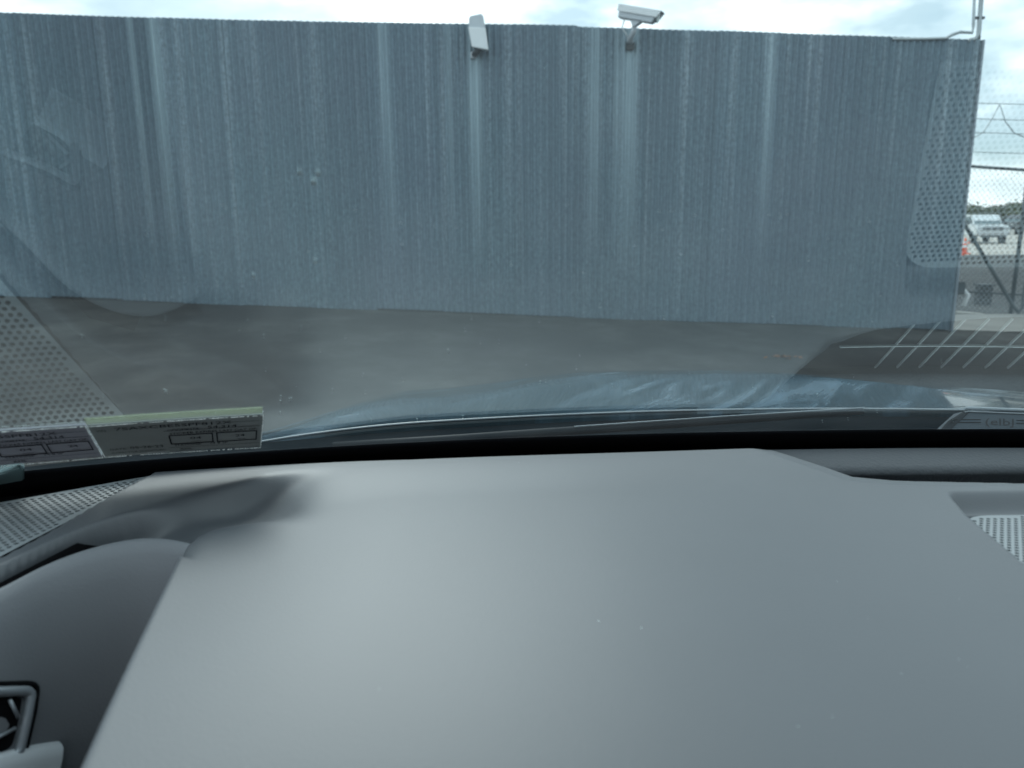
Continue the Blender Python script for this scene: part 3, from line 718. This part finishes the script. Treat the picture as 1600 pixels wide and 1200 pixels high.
# perforated grilles: every hole is real, cut in a plate, over a black backing
def grille(poly, z, pitch, rh, ang, depth=0.0012, squash=1.0):
    bm = bmesh.new(); pts = [Vector((p.x, p.y)) for p in poly]
    area = sum(pts[i].x * pts[(i + 1) % len(pts)].y - pts[(i + 1) % len(pts)].x * pts[i].y for i in range(len(pts)))
    if area < 0: pts.reverse()
    minx, maxx = min(p.x for p in pts), max(p.x for p in pts); miny, maxy = min(p.y for p in pts), max(p.y for p in pts)
    ca, sa = math.cos(ang), math.sin(ang); cx, cy = (minx + maxx) / 2, (miny + maxy) / 2
    rad = math.hypot(maxx - minx, maxy - miny) / 2 + pitch * 2
    def sd(q): return min((b - a).normalized().cross(q - a) for a, b in zip(pts, pts[1:] + pts[:1]))
    R6 = pitch / math.sqrt(3)
    hexd = [(R6 * math.cos(math.pi / 6 + k * math.pi / 3), R6 * math.sin(math.pi / 6 + k * math.pi / 3)) for k in range(6)]
    rows = int(2 * rad / (pitch * .866)) + 2; cols = int(2 * rad / pitch) + 2
    for r in range(rows):
        for c in range(cols):
            lx = -rad + c * pitch + (pitch / 2 if r % 2 else 0); ly = -rad + r * pitch * .866
            q = Vector((cx + lx * ca - ly * sa, cy + lx * sa + ly * ca)); s = sd(q)
            if s < -pitch: continue
            hx = [bm.verts.new((q.x + x * ca - y * sa, q.y + x * sa + y * ca, z)) for x, y in hexd]
            if s > pitch * 0.75:
                H = [bm.verts.new((q.x + (rh * math.cos(a)) * ca - rh * math.sin(a) * sa, q.y + rh * math.cos(a) * sa + rh * math.sin(a) * ca, z)) for a in [math.pi / 6 + k * math.pi / 6 for k in range(12)]]
                for k in range(6):
                    bm.faces.new((hx[k], hx[(k + 1) % 6], H[(2 * k + 2) % 12], H[2 * k + 1], H[2 * k]))
                Lw = [bm.verts.new((h.co.x, h.co.y, z - depth)) for h in H]
                for k in range(12): bm.faces.new((H[k], H[(k + 1) % 12], Lw[(k + 1) % 12], Lw[k]))
            else: bm.faces.new(hx)
    bmesh.ops.remove_doubles(bm, verts=bm.verts, dist=pitch * 0.02)
    for a, b in zip(pts, pts[1:] + pts[:1]):
        d = (b - a)
        if d.length < 1e-6: continue
        n_ = Vector((d.y, -d.x, 0)).normalized()
        bmesh.ops.bisect_plane(bm, geom=bm.verts[:] + bm.edges[:] + bm.faces[:], plane_co=(a.x, a.y, z), plane_no=n_, clear_outer=True)
    for fc in bm.faces:
        if fc.normal.z < -0.5: fc.normal_flip()
    me = bpy.data.meshes.new('speaker_grille'); bm.to_mesh(me); bm.free(); me.materials.append(M_grille)
    o = bpy.data.objects.new('speaker_grille', me); COL.objects.link(o); o.parent = dash
    o['kind'] = 'stuff'
    mesh_obj('grille_backing', [(p.x, p.y, z - 0.008) for p in pts], [tuple(range(len(pts)))], M_black, dash)
    return o
zl = EYE + Z0 - 0.0005
off = lambda p, dx, dy: Vector((p.x + dx, p.y + dy, p.z))
ga, gb = GAP[1], GAP[3]
dirg = (gb - ga).normalized(); nl = Vector((-dirg.y, dirg.x, 0))
p1 = ga + nl * 0.0042; p2 = gb + dirg * 0.03 + nl * 0.0042
p2.y = min(p2.y, yb(p2.x) - float(dend(p2.x)))
xsL = np.linspace(p2.x - 0.002, -0.62, 14)
polyL = [p1, p2] + [Vector((x, yb(x) - float(dend(x)) - 0.001, 0)) for x in xsL] + [Vector((-0.62, p1.y, 0))]
grille(polyL, zl, 0.0064, 0.0021, 0.30)
zr = EYE + Z0 - 0.0128
def recx(y):
    ps = sorted(RECL, key=lambda p: p.y); return float(np.interp(y, [p.y for p in ps], [p.x for p in ps]))
yt = RECT_Y - 0.026; ybm = 0.425
lft = [Vector((recx(y) + 0.0045, y, 0)) for y in (ybm, 0.49, 0.53, yt - 0.034)]
x0 = lft[-1].x
arc = [Vector((x0 + 0.034 * (1 - math.cos(a)), yt - 0.034 + 0.034 * math.sin(a), 0)) for a in np.linspace(0.2, math.pi / 2, 7)]
xr_ = 2 * XC - 0.30
polyR = lft + arc + [Vector((0.78, yt, 0)), Vector((0.78, ybm, 0))]
grille(polyR, zr, 0.0056, 0.00175, -0.04)

# leather strip between glass foot and defroster well, then the ribbed well
ystr = onz(1500, 733, -0.252).y
rows = []
xs = np.linspace(0.20, XC + 0.92, 60)
prof = [(0.0, -0.241), (0.3, -0.2435), (0.8, -0.2495), (0.95, -0.2525), (1.0, -0.256), (1.0, -0.2585), (0.90, -0.262), (0.9, -0.33)]
for f_, z in prof:
    rows.append([(x, (yb(x) - 0.055) * (1 - f_) + (ystr - 0.10 * max(0, x - 0.5) ** 2) * f_, EYE + z) for x in xs])
MB().grid(np.array(rows)).build('cowl_pad', M_strip, dash, True)
zv = EYE - 0.270
y0_, y1_ = LIP[4].y + 0.016, ystr + 0.008
mesh_obj('defroster_vent', [(0.27, y0_ - .05, zv - 0.004), (XC + .9, y0_ - .05, zv - 0.004), (XC + .9, y1_, zv - 0.004), (0.27, y1_, zv - 0.004)], [(0, 1, 2, 3)], M_vent, dash)
ymid = (y0_ + y1_) / 2
sh_ = 0.45
for x in np.arange(0.408, 0.92, 0.0235):
    q = [(x + sh_ * (ymid - y) + e, y, zv - 0.003) for y, e in ((y0_, 0), (y1_, 0), (y1_, 0.0006), (y0_, 0.0006))]
    MB().prism(q, (0, 0, 0.0028)).build('vent_rib', M_rib, dash)
MB().box((0.66, ymid, zv - 0.0008), (0.62, 0.0008, 0.003)).build('vent_rib', M_rib, dash)

# pod with the side air vent
bx = np.array(BND); cum = np.concatenate([[0], np.cumsum(np.hypot(*(bx[1:] - bx[:-1]).T))])
sp_ = np.linspace(0, cum[-1], 90)
bxs = np.interp(sp_, cum, bx[:, 0]); bys = np.interp(sp_, cum, bx[:, 1])
for _ in range(6):
    bxs[1:-1] = (bxs[:-2] + 2 * bxs[1:-1] + bxs[2:]) / 4; bys[1:-1] = (bys[:-2] + 2 * bys[1:-1] + bys[2:]) / 4
tx, ty = np.gradient(bxs), np.gradient(bys); ln = np.hypot(tx, ty); ox, oy = -ty / ln, tx / ln     # outward (away from the camera)
rows = []
for q, z in ((-0.010, -0.10), (-0.0095, -0.03), (-0.0075, -0.010), (-0.004, -0.003), (0.0, 0.0), (0.006, -0.0005), (0.014, -0.0075), (0.023, -0.022), (0.033, -0.048), (0.044, -0.080), (0.051, -0.14), (0.059, -0.24), (0.078, -0.50)):
    if q <= 0: rows.append([(x - u * q, y - v_ * q, EYE - 0.241 + z) for x, y, u, v_ in zip(bxs, bys, ox, oy)])
    else: rows.append([(x + 0.34 * q, y - 0.94 * q, EYE - 0.241 + z) for x, y in zip(bxs, bys)])
pod = MB().grid(np.array(rows)).build('side_panel', M_pod, dash, True)
bm = bmesh.new(); bm.from_mesh(pod.data); bvh = BVHTree.FromBMesh(bm); bm.free()
def on_pod(u, v, lift=0.0):
    d = ray(u, v).normalized(); h = bvh.ray_cast(CAM, d)
    if h[0] is None: return CAM + d * 0.55
    nrm = h[1] if h[1].dot(d) < 0 else -h[1]
    return h[0] + nrm * lift
def rounded(pts, n=5):
    out_ = []
    for i in range(1, len(pts) - 1):
        a, b, c = [np.array(p, float) for p in pts[i - 1:i + 2]]
        p, q = b + (a - b) * 0.28, b + (c - b) * 0.28
        for k in np.linspace(0, 1, n): out_.append(tuple((1 - k) ** 2 * p + 2 * k * (1 - k) * b + k * k * q))
    return [pts[0]] + out_ + [pts[-1]]
vo = rounded([(-90, 1082), (-10, 1081), (46, 1079), (40, 1115), (24, 1185), (-60, 1196)])
MB().tube([on_pod(u, v, 0.002) for u, v in vo], 0.0034, 10).build('vent_frame', M_frame, dash, True)
MB().tube([on_pod(u, v, 0.0004) for u, v in rounded([(-90, 1071), (-10, 1070), (58, 1068), (52, 1112), (38, 1172)])], 0.0022, 8).build('vent_gap', M_black, dash, True)
vi = rounded([(-80, 1091), (-10, 1090), (33, 1089), (29, 1115), (16, 1172), (-60, 1185)])
mesh_obj('vent_opening', [on_pod(u, v, 0.0012) for u, v in vi], [tuple(range(len(vi)))], M_black, dash)
for pa, pb in (((10, 1094), (23, 1121)), ((-30, 1163), (18, 1137))):
    MB().tube([on_pod(*pa, 0.0030), on_pod(*pb, 0.0030)], 0.0013, 6).build('vent_blade', M_frame, dash, True)
tr_ = [(-60, 1188), (0, 1174), (50, 1164), (108, 1155), (96, 1185), (84, 1215), (60, 1270), (-60, 1300)]
g_ = []
for lift, dv in ((0.0, 0), (0.0035, 3), (0.006, 8), (0.008, 22), (0.009, 50), (0.009, 110)):
    g_.append([tuple(on_pod(u, v + dv, lift)) for u, v in ((-60, 1186), (-20, 1178), (20, 1170), (56, 1163), (76, 1160), (92 - dv * .30, 1158))])
MB().grid(np.array(g_)).build('trim_strip', M_silver, dash, True)

# VIN plate at the glass foot
a, b_ = on_glass(-70, 742), on_glass(36, 722)
vp = [gp(*on_glass(u, v)) + gn(-0.45) * 0.006 for u, v in ((-90, 760), (-40, 740), (0, 731), (30, 721), (38, 724), (38, 741), (0, 748), (-90, 775))]
MB().prism(vp, gn(-0.45) * -0.004).build('identity_plate', plain('plate_plastic', (0.16, 0.24, 0.25), 0.25, 0.0, 0.5, 0.1), ws, False, 0.0012)

# ---- inspection stickers on the glass
M_stick = plain('sticker_back', (0.33, 0.33, 0.37), 0.75, 0, 0.2, 0.10, 40)
M_stick2 = plain('sticker_back_green', (0.29, 0.31, 0.30), 0.75, 0, 0.2, 0.10, 40)
M_green = plain('sticker_margin', (0.62, 0.72, 0.42), 0.6, 0, 0.3, 0.15, 30)
M_green.node_tree.nodes['Principled BSDF'].inputs['Alpha'].default_value = 0.42
M_wedge = plain('sticker_edge', (0.85, 0.9, 0.88), 0.5, 0, 0.4, 0.2, 200)
def text_mesh(body):
    cu = bpy.data.curves.new('lettering', 'FONT'); cu.body = body; cu.resolution_u = 2
    o = bpy.data.objects.new('lettering', cu); COL.objects.link(o)
    dg = bpy.context.evaluated_depsgraph_get(); dg.update()
    me = bpy.data.meshes.new_from_object(o.evaluated_get(dg))
    vs = [Vector(v.co) for v in me.vertices]; fs = [tuple(p.vertices) for p in me.polygons]
    COL.objects.unlink(o); bpy.data.objects.remove(o); bpy.data.curves.remove(cu); bpy.data.meshes.remove(me)
    return vs, fs
def sticker(label, corners, mat, margin, texts, boxes):
    """corners: top-left, top-right, bottom-right, bottom-left as (x, t) on the glass; print is laid out in 0..1 coordinates"""
    C_ = [np.array(on_glass(*c)) for c in corners]
    def S(a, b, lift):
        q = (C_[0] * (1 - a) + C_[1] * a) * (1 - b) + (C_[3] * (1 - a) + C_[2] * a) * b
        return gp(*q) + gn(q[0]) * lift
    e = empty('inspection_sticker', label, 'sticker', S(0.5, 0.5, 0.001), 'inspection stickers low on the windscreen')
    def patch(nm, a0, b0, a1, b1, lift, mt, nn=8):
        return MB().grid(np.array([[tuple(S(a, b, lift)) for a in np.linspace(a0, a1, nn)] for b in (b0, b1)])).build(nm, mt, e)
    patch('sticker_sheet', 0, 0, 1, 1, 0.0010, mat)
    if margin: patch('sticker_margin', margin[0], -margin[2], margin[1], -0.01, 0.0008, M_green)
    tk = MB()
    for body, a, b, h, wd in texts:
        vs, fs = text_mesh(body)
        if not vs: continue
        mxx = max(v.x for v in vs); 
        tk.add([S(a + v.x / mxx * wd, b - v.y * h, 0.0016) for v in vs], fs)
    tk.build('lettering', M_ink, e)
    lk = MB()
    for a0, b0, a1, b1, w_ in boxes:
        k = w_
        for q in ((a0, b0, a1, b0 + 2 * k), (a0, b1 - 2 * k, a1, b1), (a0, b0, a0 + k * .7, b1), (a1 - k * .7, b0, a1, b1)):
            lk.add([S(q[0], q[1], 0.0016), S(q[2], q[1], 0.0016), S(q[2], q[3], 0.0016), S(q[0], q[3], 0.0016)], [(0, 1, 2, 3)])
    lk.build('printed_boxes', M_ink, e)
    ed = MB()
    per = [((0, 0), (1, 0), 62), ((1, 0), (1, 1), 26), ((1, 1), (0, 1), 62), ((0, 1), (0, 0), 26)]
    for (a0, b0), (a1, b1), n_ in per:
        for k in range(n_):
            if random.random() < 0.12: continue
            f0, f1 = (k + random.uniform(0, .1)) / n_, (k + random.uniform(.75, 1.0)) / n_
            p, q = S(a0 + (a1 - a0) * f0, b0 + (b1 - b0) * f0, 0.0022), S(a0 + (a1 - a0) * f1, b0 + (b1 - b0) * f1, 0.0022)
            ed.tube([p, q], random.uniform(0.0002, 0.00045), 5)
    ed.build('perforated_edge', M_wedge, e)
    return e
texts = [('VIN:', .03, .20, .085, .06), ('7SAXCBE5SPF812X', .13, .19, .115, .68), ('ODOMETER:', .42, .31, .075, .20), ('54,314', .66, .30, .11, .18),
         ('STICKER EXPIRES LAST DAY OF:', .43, .42, .09, .54), ('04', .545, .60, .10, .07), ('24', .83, .60, .10, .06), ('MONTH', .55, .69, .04, .06), ('YEAR', .84, .69, .04, .055),
         ('DATE:', .05, .80, .075, .10), ('05-26-23', .17, .80, .11, .20), ('STATION#:', .44, .80, .09, .17), ('74 8 SP', .66, .80, .10, .12), ('INSPECTOR SIGNATURE:', .05, .92, .07, .33), ('RML', .47, .94, .09, .08)]
boxes = [(.42, .44, .69, .74, .012), (.71, .44, .97, .74, .012), (.40, .30, .985, .305, .004), (.78, .15, .98, .155, .003), (.40, .84, .985, .845, .003), (.40, .96, .985, .965, .003)]
sticker('right inspection sticker on the windscreen, with a pale green margin along its top', [(136, 663), (411, 645.5), (407, 696), (164, 711)], M_stick2, (0.0, 0.995, .16), texts, boxes)
sticker('left inspection sticker on the windscreen, greyer and cut off by the picture edge', [(-150, 682), (133, 662.5), (161, 711.5), (-110, 736)], M_stick, None, texts, boxes)

# ---- hood
RH = 2.3
def yr(x): return 1.10 - (x - XC) ** 2 / (2 * RH)
def hz(x, s):
    a = abs(x - XC)
    z = -0.274 - 0.132 * s - 0.030 * s * s
    z += 0.026 * (1 - float(sstep(0.16, 0.56, a))) * float(sstep(0.0, 0.35, s))
    z -= 0.42 * max(0.0, a - 0.50) ** 2 * (0.5 + s)
    z += 0.010 * math.exp(-((a - 0.66) / 0.07) ** 2) * float(sstep(0, .3, s))
    if s > 0.84: z -= 2.2 * (s - 0.84) ** 2
    return z
xs = np.linspace(XC - 1.0, XC + 1.0, 121); ss = np.concatenate([[-0.004, -0.004, -0.003, 0.0, 0.004], np.linspace(0.02, 1.15, 70)])
dzs = [-0.03, -0.008, -0.003, -0.0008, 0.0]
P = np.array([[(x, yr(x) + s, EYE + hz(x, max(s, 0)) + (dzs[i] if i < 5 else 0)) for x in xs] for i, s in enumerate(ss)])
MB().grid(P).build('hood', M_hood, car, True)
# thin pale tube painting the sky glint on the hood's rear edge
MB().tube([(x, yr(x) - 0.004, EYE + hz(x, 0) - 0.0005) for x in np.linspace(XC - 0.9, XC + 0.9, 60)], 0.0013, 6).build('hood_edge_glint', M_edge, car, True)
# cowl
rows = [[(x, yb(x) - 0.02 + (yr(x) - 0.012 - yb(x) + 0.02) * f_, EYE + z) for x in np.linspace(XC - 0.97, XC + 0.97, 60)] for f_, z in ((0, -0.275), (0.3, -0.292), (0.6, -0.296), (0.85, -0.286), (1.0, -0.284), (1.0, -0.33))]
MB().grid(np.array(rows)).build('cowl_panel', M_cowl, car, True)
# wiper: arm cover with raised lettering, arm and blade
zw = -0.262
wp = [onz(u, v, zw) for u, v in ((1348, 643), (1125, 657), (897, 673), (700, 687), (520, 697))]
wip = MB().tube(wp, [0.004, 0.006, 0.006, 0.006, 0.005], 6).build('wiper', M_wiper, car, True)
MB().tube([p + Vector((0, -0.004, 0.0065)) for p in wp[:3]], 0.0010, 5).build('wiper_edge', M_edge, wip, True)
def cvp(u, v, lift=0.0): return ony(u, v, 0.972 - (v - 638) / 50 * 0.045 - lift)
cv = [cvp(u, v) for u, v in ((1478, 690), (1476, 674), (1490, 661), (1512, 641), (1600, 644), (1800, 653), (1800, 690))]
MB().prism(cv, (0, 0.03, -0.012)).build('wiper_cover', M_wcover, wip, False, 0.0015)
MB().prism([cvp(1470, 690, -.004), cvp(1468, 672, -.004), cvp(1480, 658, -.004), cvp(1512, 638, -.004), cvp(1516, 641, -.002), cvp(1492, 663, -.002), cvp(1481, 674, -.002), cvp(1483, 690, -.002)], (0, -0.004, 0.001)).build('cover_end', M_wiper, wip, False, 0.001)
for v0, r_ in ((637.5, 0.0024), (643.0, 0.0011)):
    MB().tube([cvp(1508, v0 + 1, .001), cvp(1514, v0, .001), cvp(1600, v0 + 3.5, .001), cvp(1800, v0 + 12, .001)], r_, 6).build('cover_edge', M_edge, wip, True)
for v0 in (655.5, 660):
    MB().tube([cvp(1486, v0, .0005), cvp(1532, v0, .0005)], 0.0006, 5).build('cover_rib', M_dark, wip)
    MB().tube([cvp(1588, v0 + 1, .0005), cvp(1700, v0 + 5, .0005)], 0.0006, 5).build('cover_rib', M_dark, wip)
vs, fs = text_mesh('(elbJ')
mxx = max(v.x for v in vs)
lt = MB(); lt.add([cvp(1538 + 46 * v.x / mxx, 663.5 + 1.5 * v.x / mxx - 11.5 * v.y / 0.75, .0008) for v in vs], fs)
lt.build('raised_lettering', M_dark, wip)

# black strip added for the shade in the gap between ledge and side panel
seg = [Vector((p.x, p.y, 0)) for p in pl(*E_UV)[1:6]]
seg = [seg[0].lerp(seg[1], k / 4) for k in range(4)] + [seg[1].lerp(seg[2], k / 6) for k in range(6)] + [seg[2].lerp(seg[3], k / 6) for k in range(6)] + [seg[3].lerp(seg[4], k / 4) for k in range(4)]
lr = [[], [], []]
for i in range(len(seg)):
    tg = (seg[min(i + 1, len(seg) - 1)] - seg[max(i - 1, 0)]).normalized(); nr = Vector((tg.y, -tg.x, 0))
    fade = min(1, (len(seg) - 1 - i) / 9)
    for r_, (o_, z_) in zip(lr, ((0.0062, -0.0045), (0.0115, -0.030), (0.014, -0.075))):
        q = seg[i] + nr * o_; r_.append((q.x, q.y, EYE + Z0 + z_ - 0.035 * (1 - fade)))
MB().grid(np.array(lr)).build('gap_shade', M_black, dash, True)

# ---- rest of the body: roof, pillars, fenders, doors
def gpz(x, t): return gp(x, t)
xs = np.linspace(GX0, GX1, 25)
rf = np.array([[(x, yb(x) - GT * math.cos(ALPHA) - f_ * 1.9, EYE + ZG + GT * math.sin(ALPHA) + 0.03 * math.sin(f_ * 3) - 0.05 * ((x - XC) / 0.97) ** 2 * f_) for x in xs] for f_ in np.linspace(0, 1, 8)])
MB().grid(rf).build('headliner', M_head, car, True)
MB().grid(rf + np.array([0, 0, 0.05])).build('roof', M_hood, car, True)
for s in (-1, 1):
    x = XC + s * 0.97
    pts = [gp(x, -0.05), gp(x, 0.5), gp(x, GT)]
    MB().tube([p + Vector((s * 0.03, 0, 0)) for p in pts], 0.05, 10).build('pillar', M_cowl, car, True)
    q = [(x + s * 0.05, 0.75, 0.35), (x + s * 0.05, -1.2, 0.35), (x + s * 0.05, -1.2, 1.08), (x + s * 0.05, 0.75, 1.12)]
    MB().prism(q, (s * 0.06, 0, 0)).build('door', M_hood, car, False, 0.02)
    q = [(x + s * 0.03, 0.76, 0.35), (x + s * 0.03, 0.76, 1.10), (x + s * 0.03, 1.9, 0.95), (x + s * 0.03, 2.05, 0.6), (x + s * 0.03, 2.0, 0.35)]
    MB().prism(q, (s * 0.08, 0, 0)).build('fender', M_hood, car, False, 0.03)
    w_ = MB().tube([(x - s * 0.18, 1.35, 0.38), (x + s * 0.06, 1.35, 0.38)], 0.38, 24).build('wheel', M_tyre, car)
    w2 = MB().tube([(x - s * 0.18, -1.6, 0.38), (x + s * 0.06, -1.6, 0.38)], 0.38, 24).build('wheel', M_tyre, car)
MB().box((XC, 2.12, 0.62), (1.9, 0.12, 0.5)).build('bumper', M_hood, car, False, 0.04)
MB().box((XC, 0.3, 0.36), (1.9, 3.6, 0.06)).build('floor_pan', M_dark, car)
MB().prism([(GX0, 0.12, 0.4), (GX1, 0.12, 0.4), (GX1, 0.12, 1.11), (GX0, 0.12, 1.11)], (0, 0.02, 0)).build('dash_front', M_pod, car)
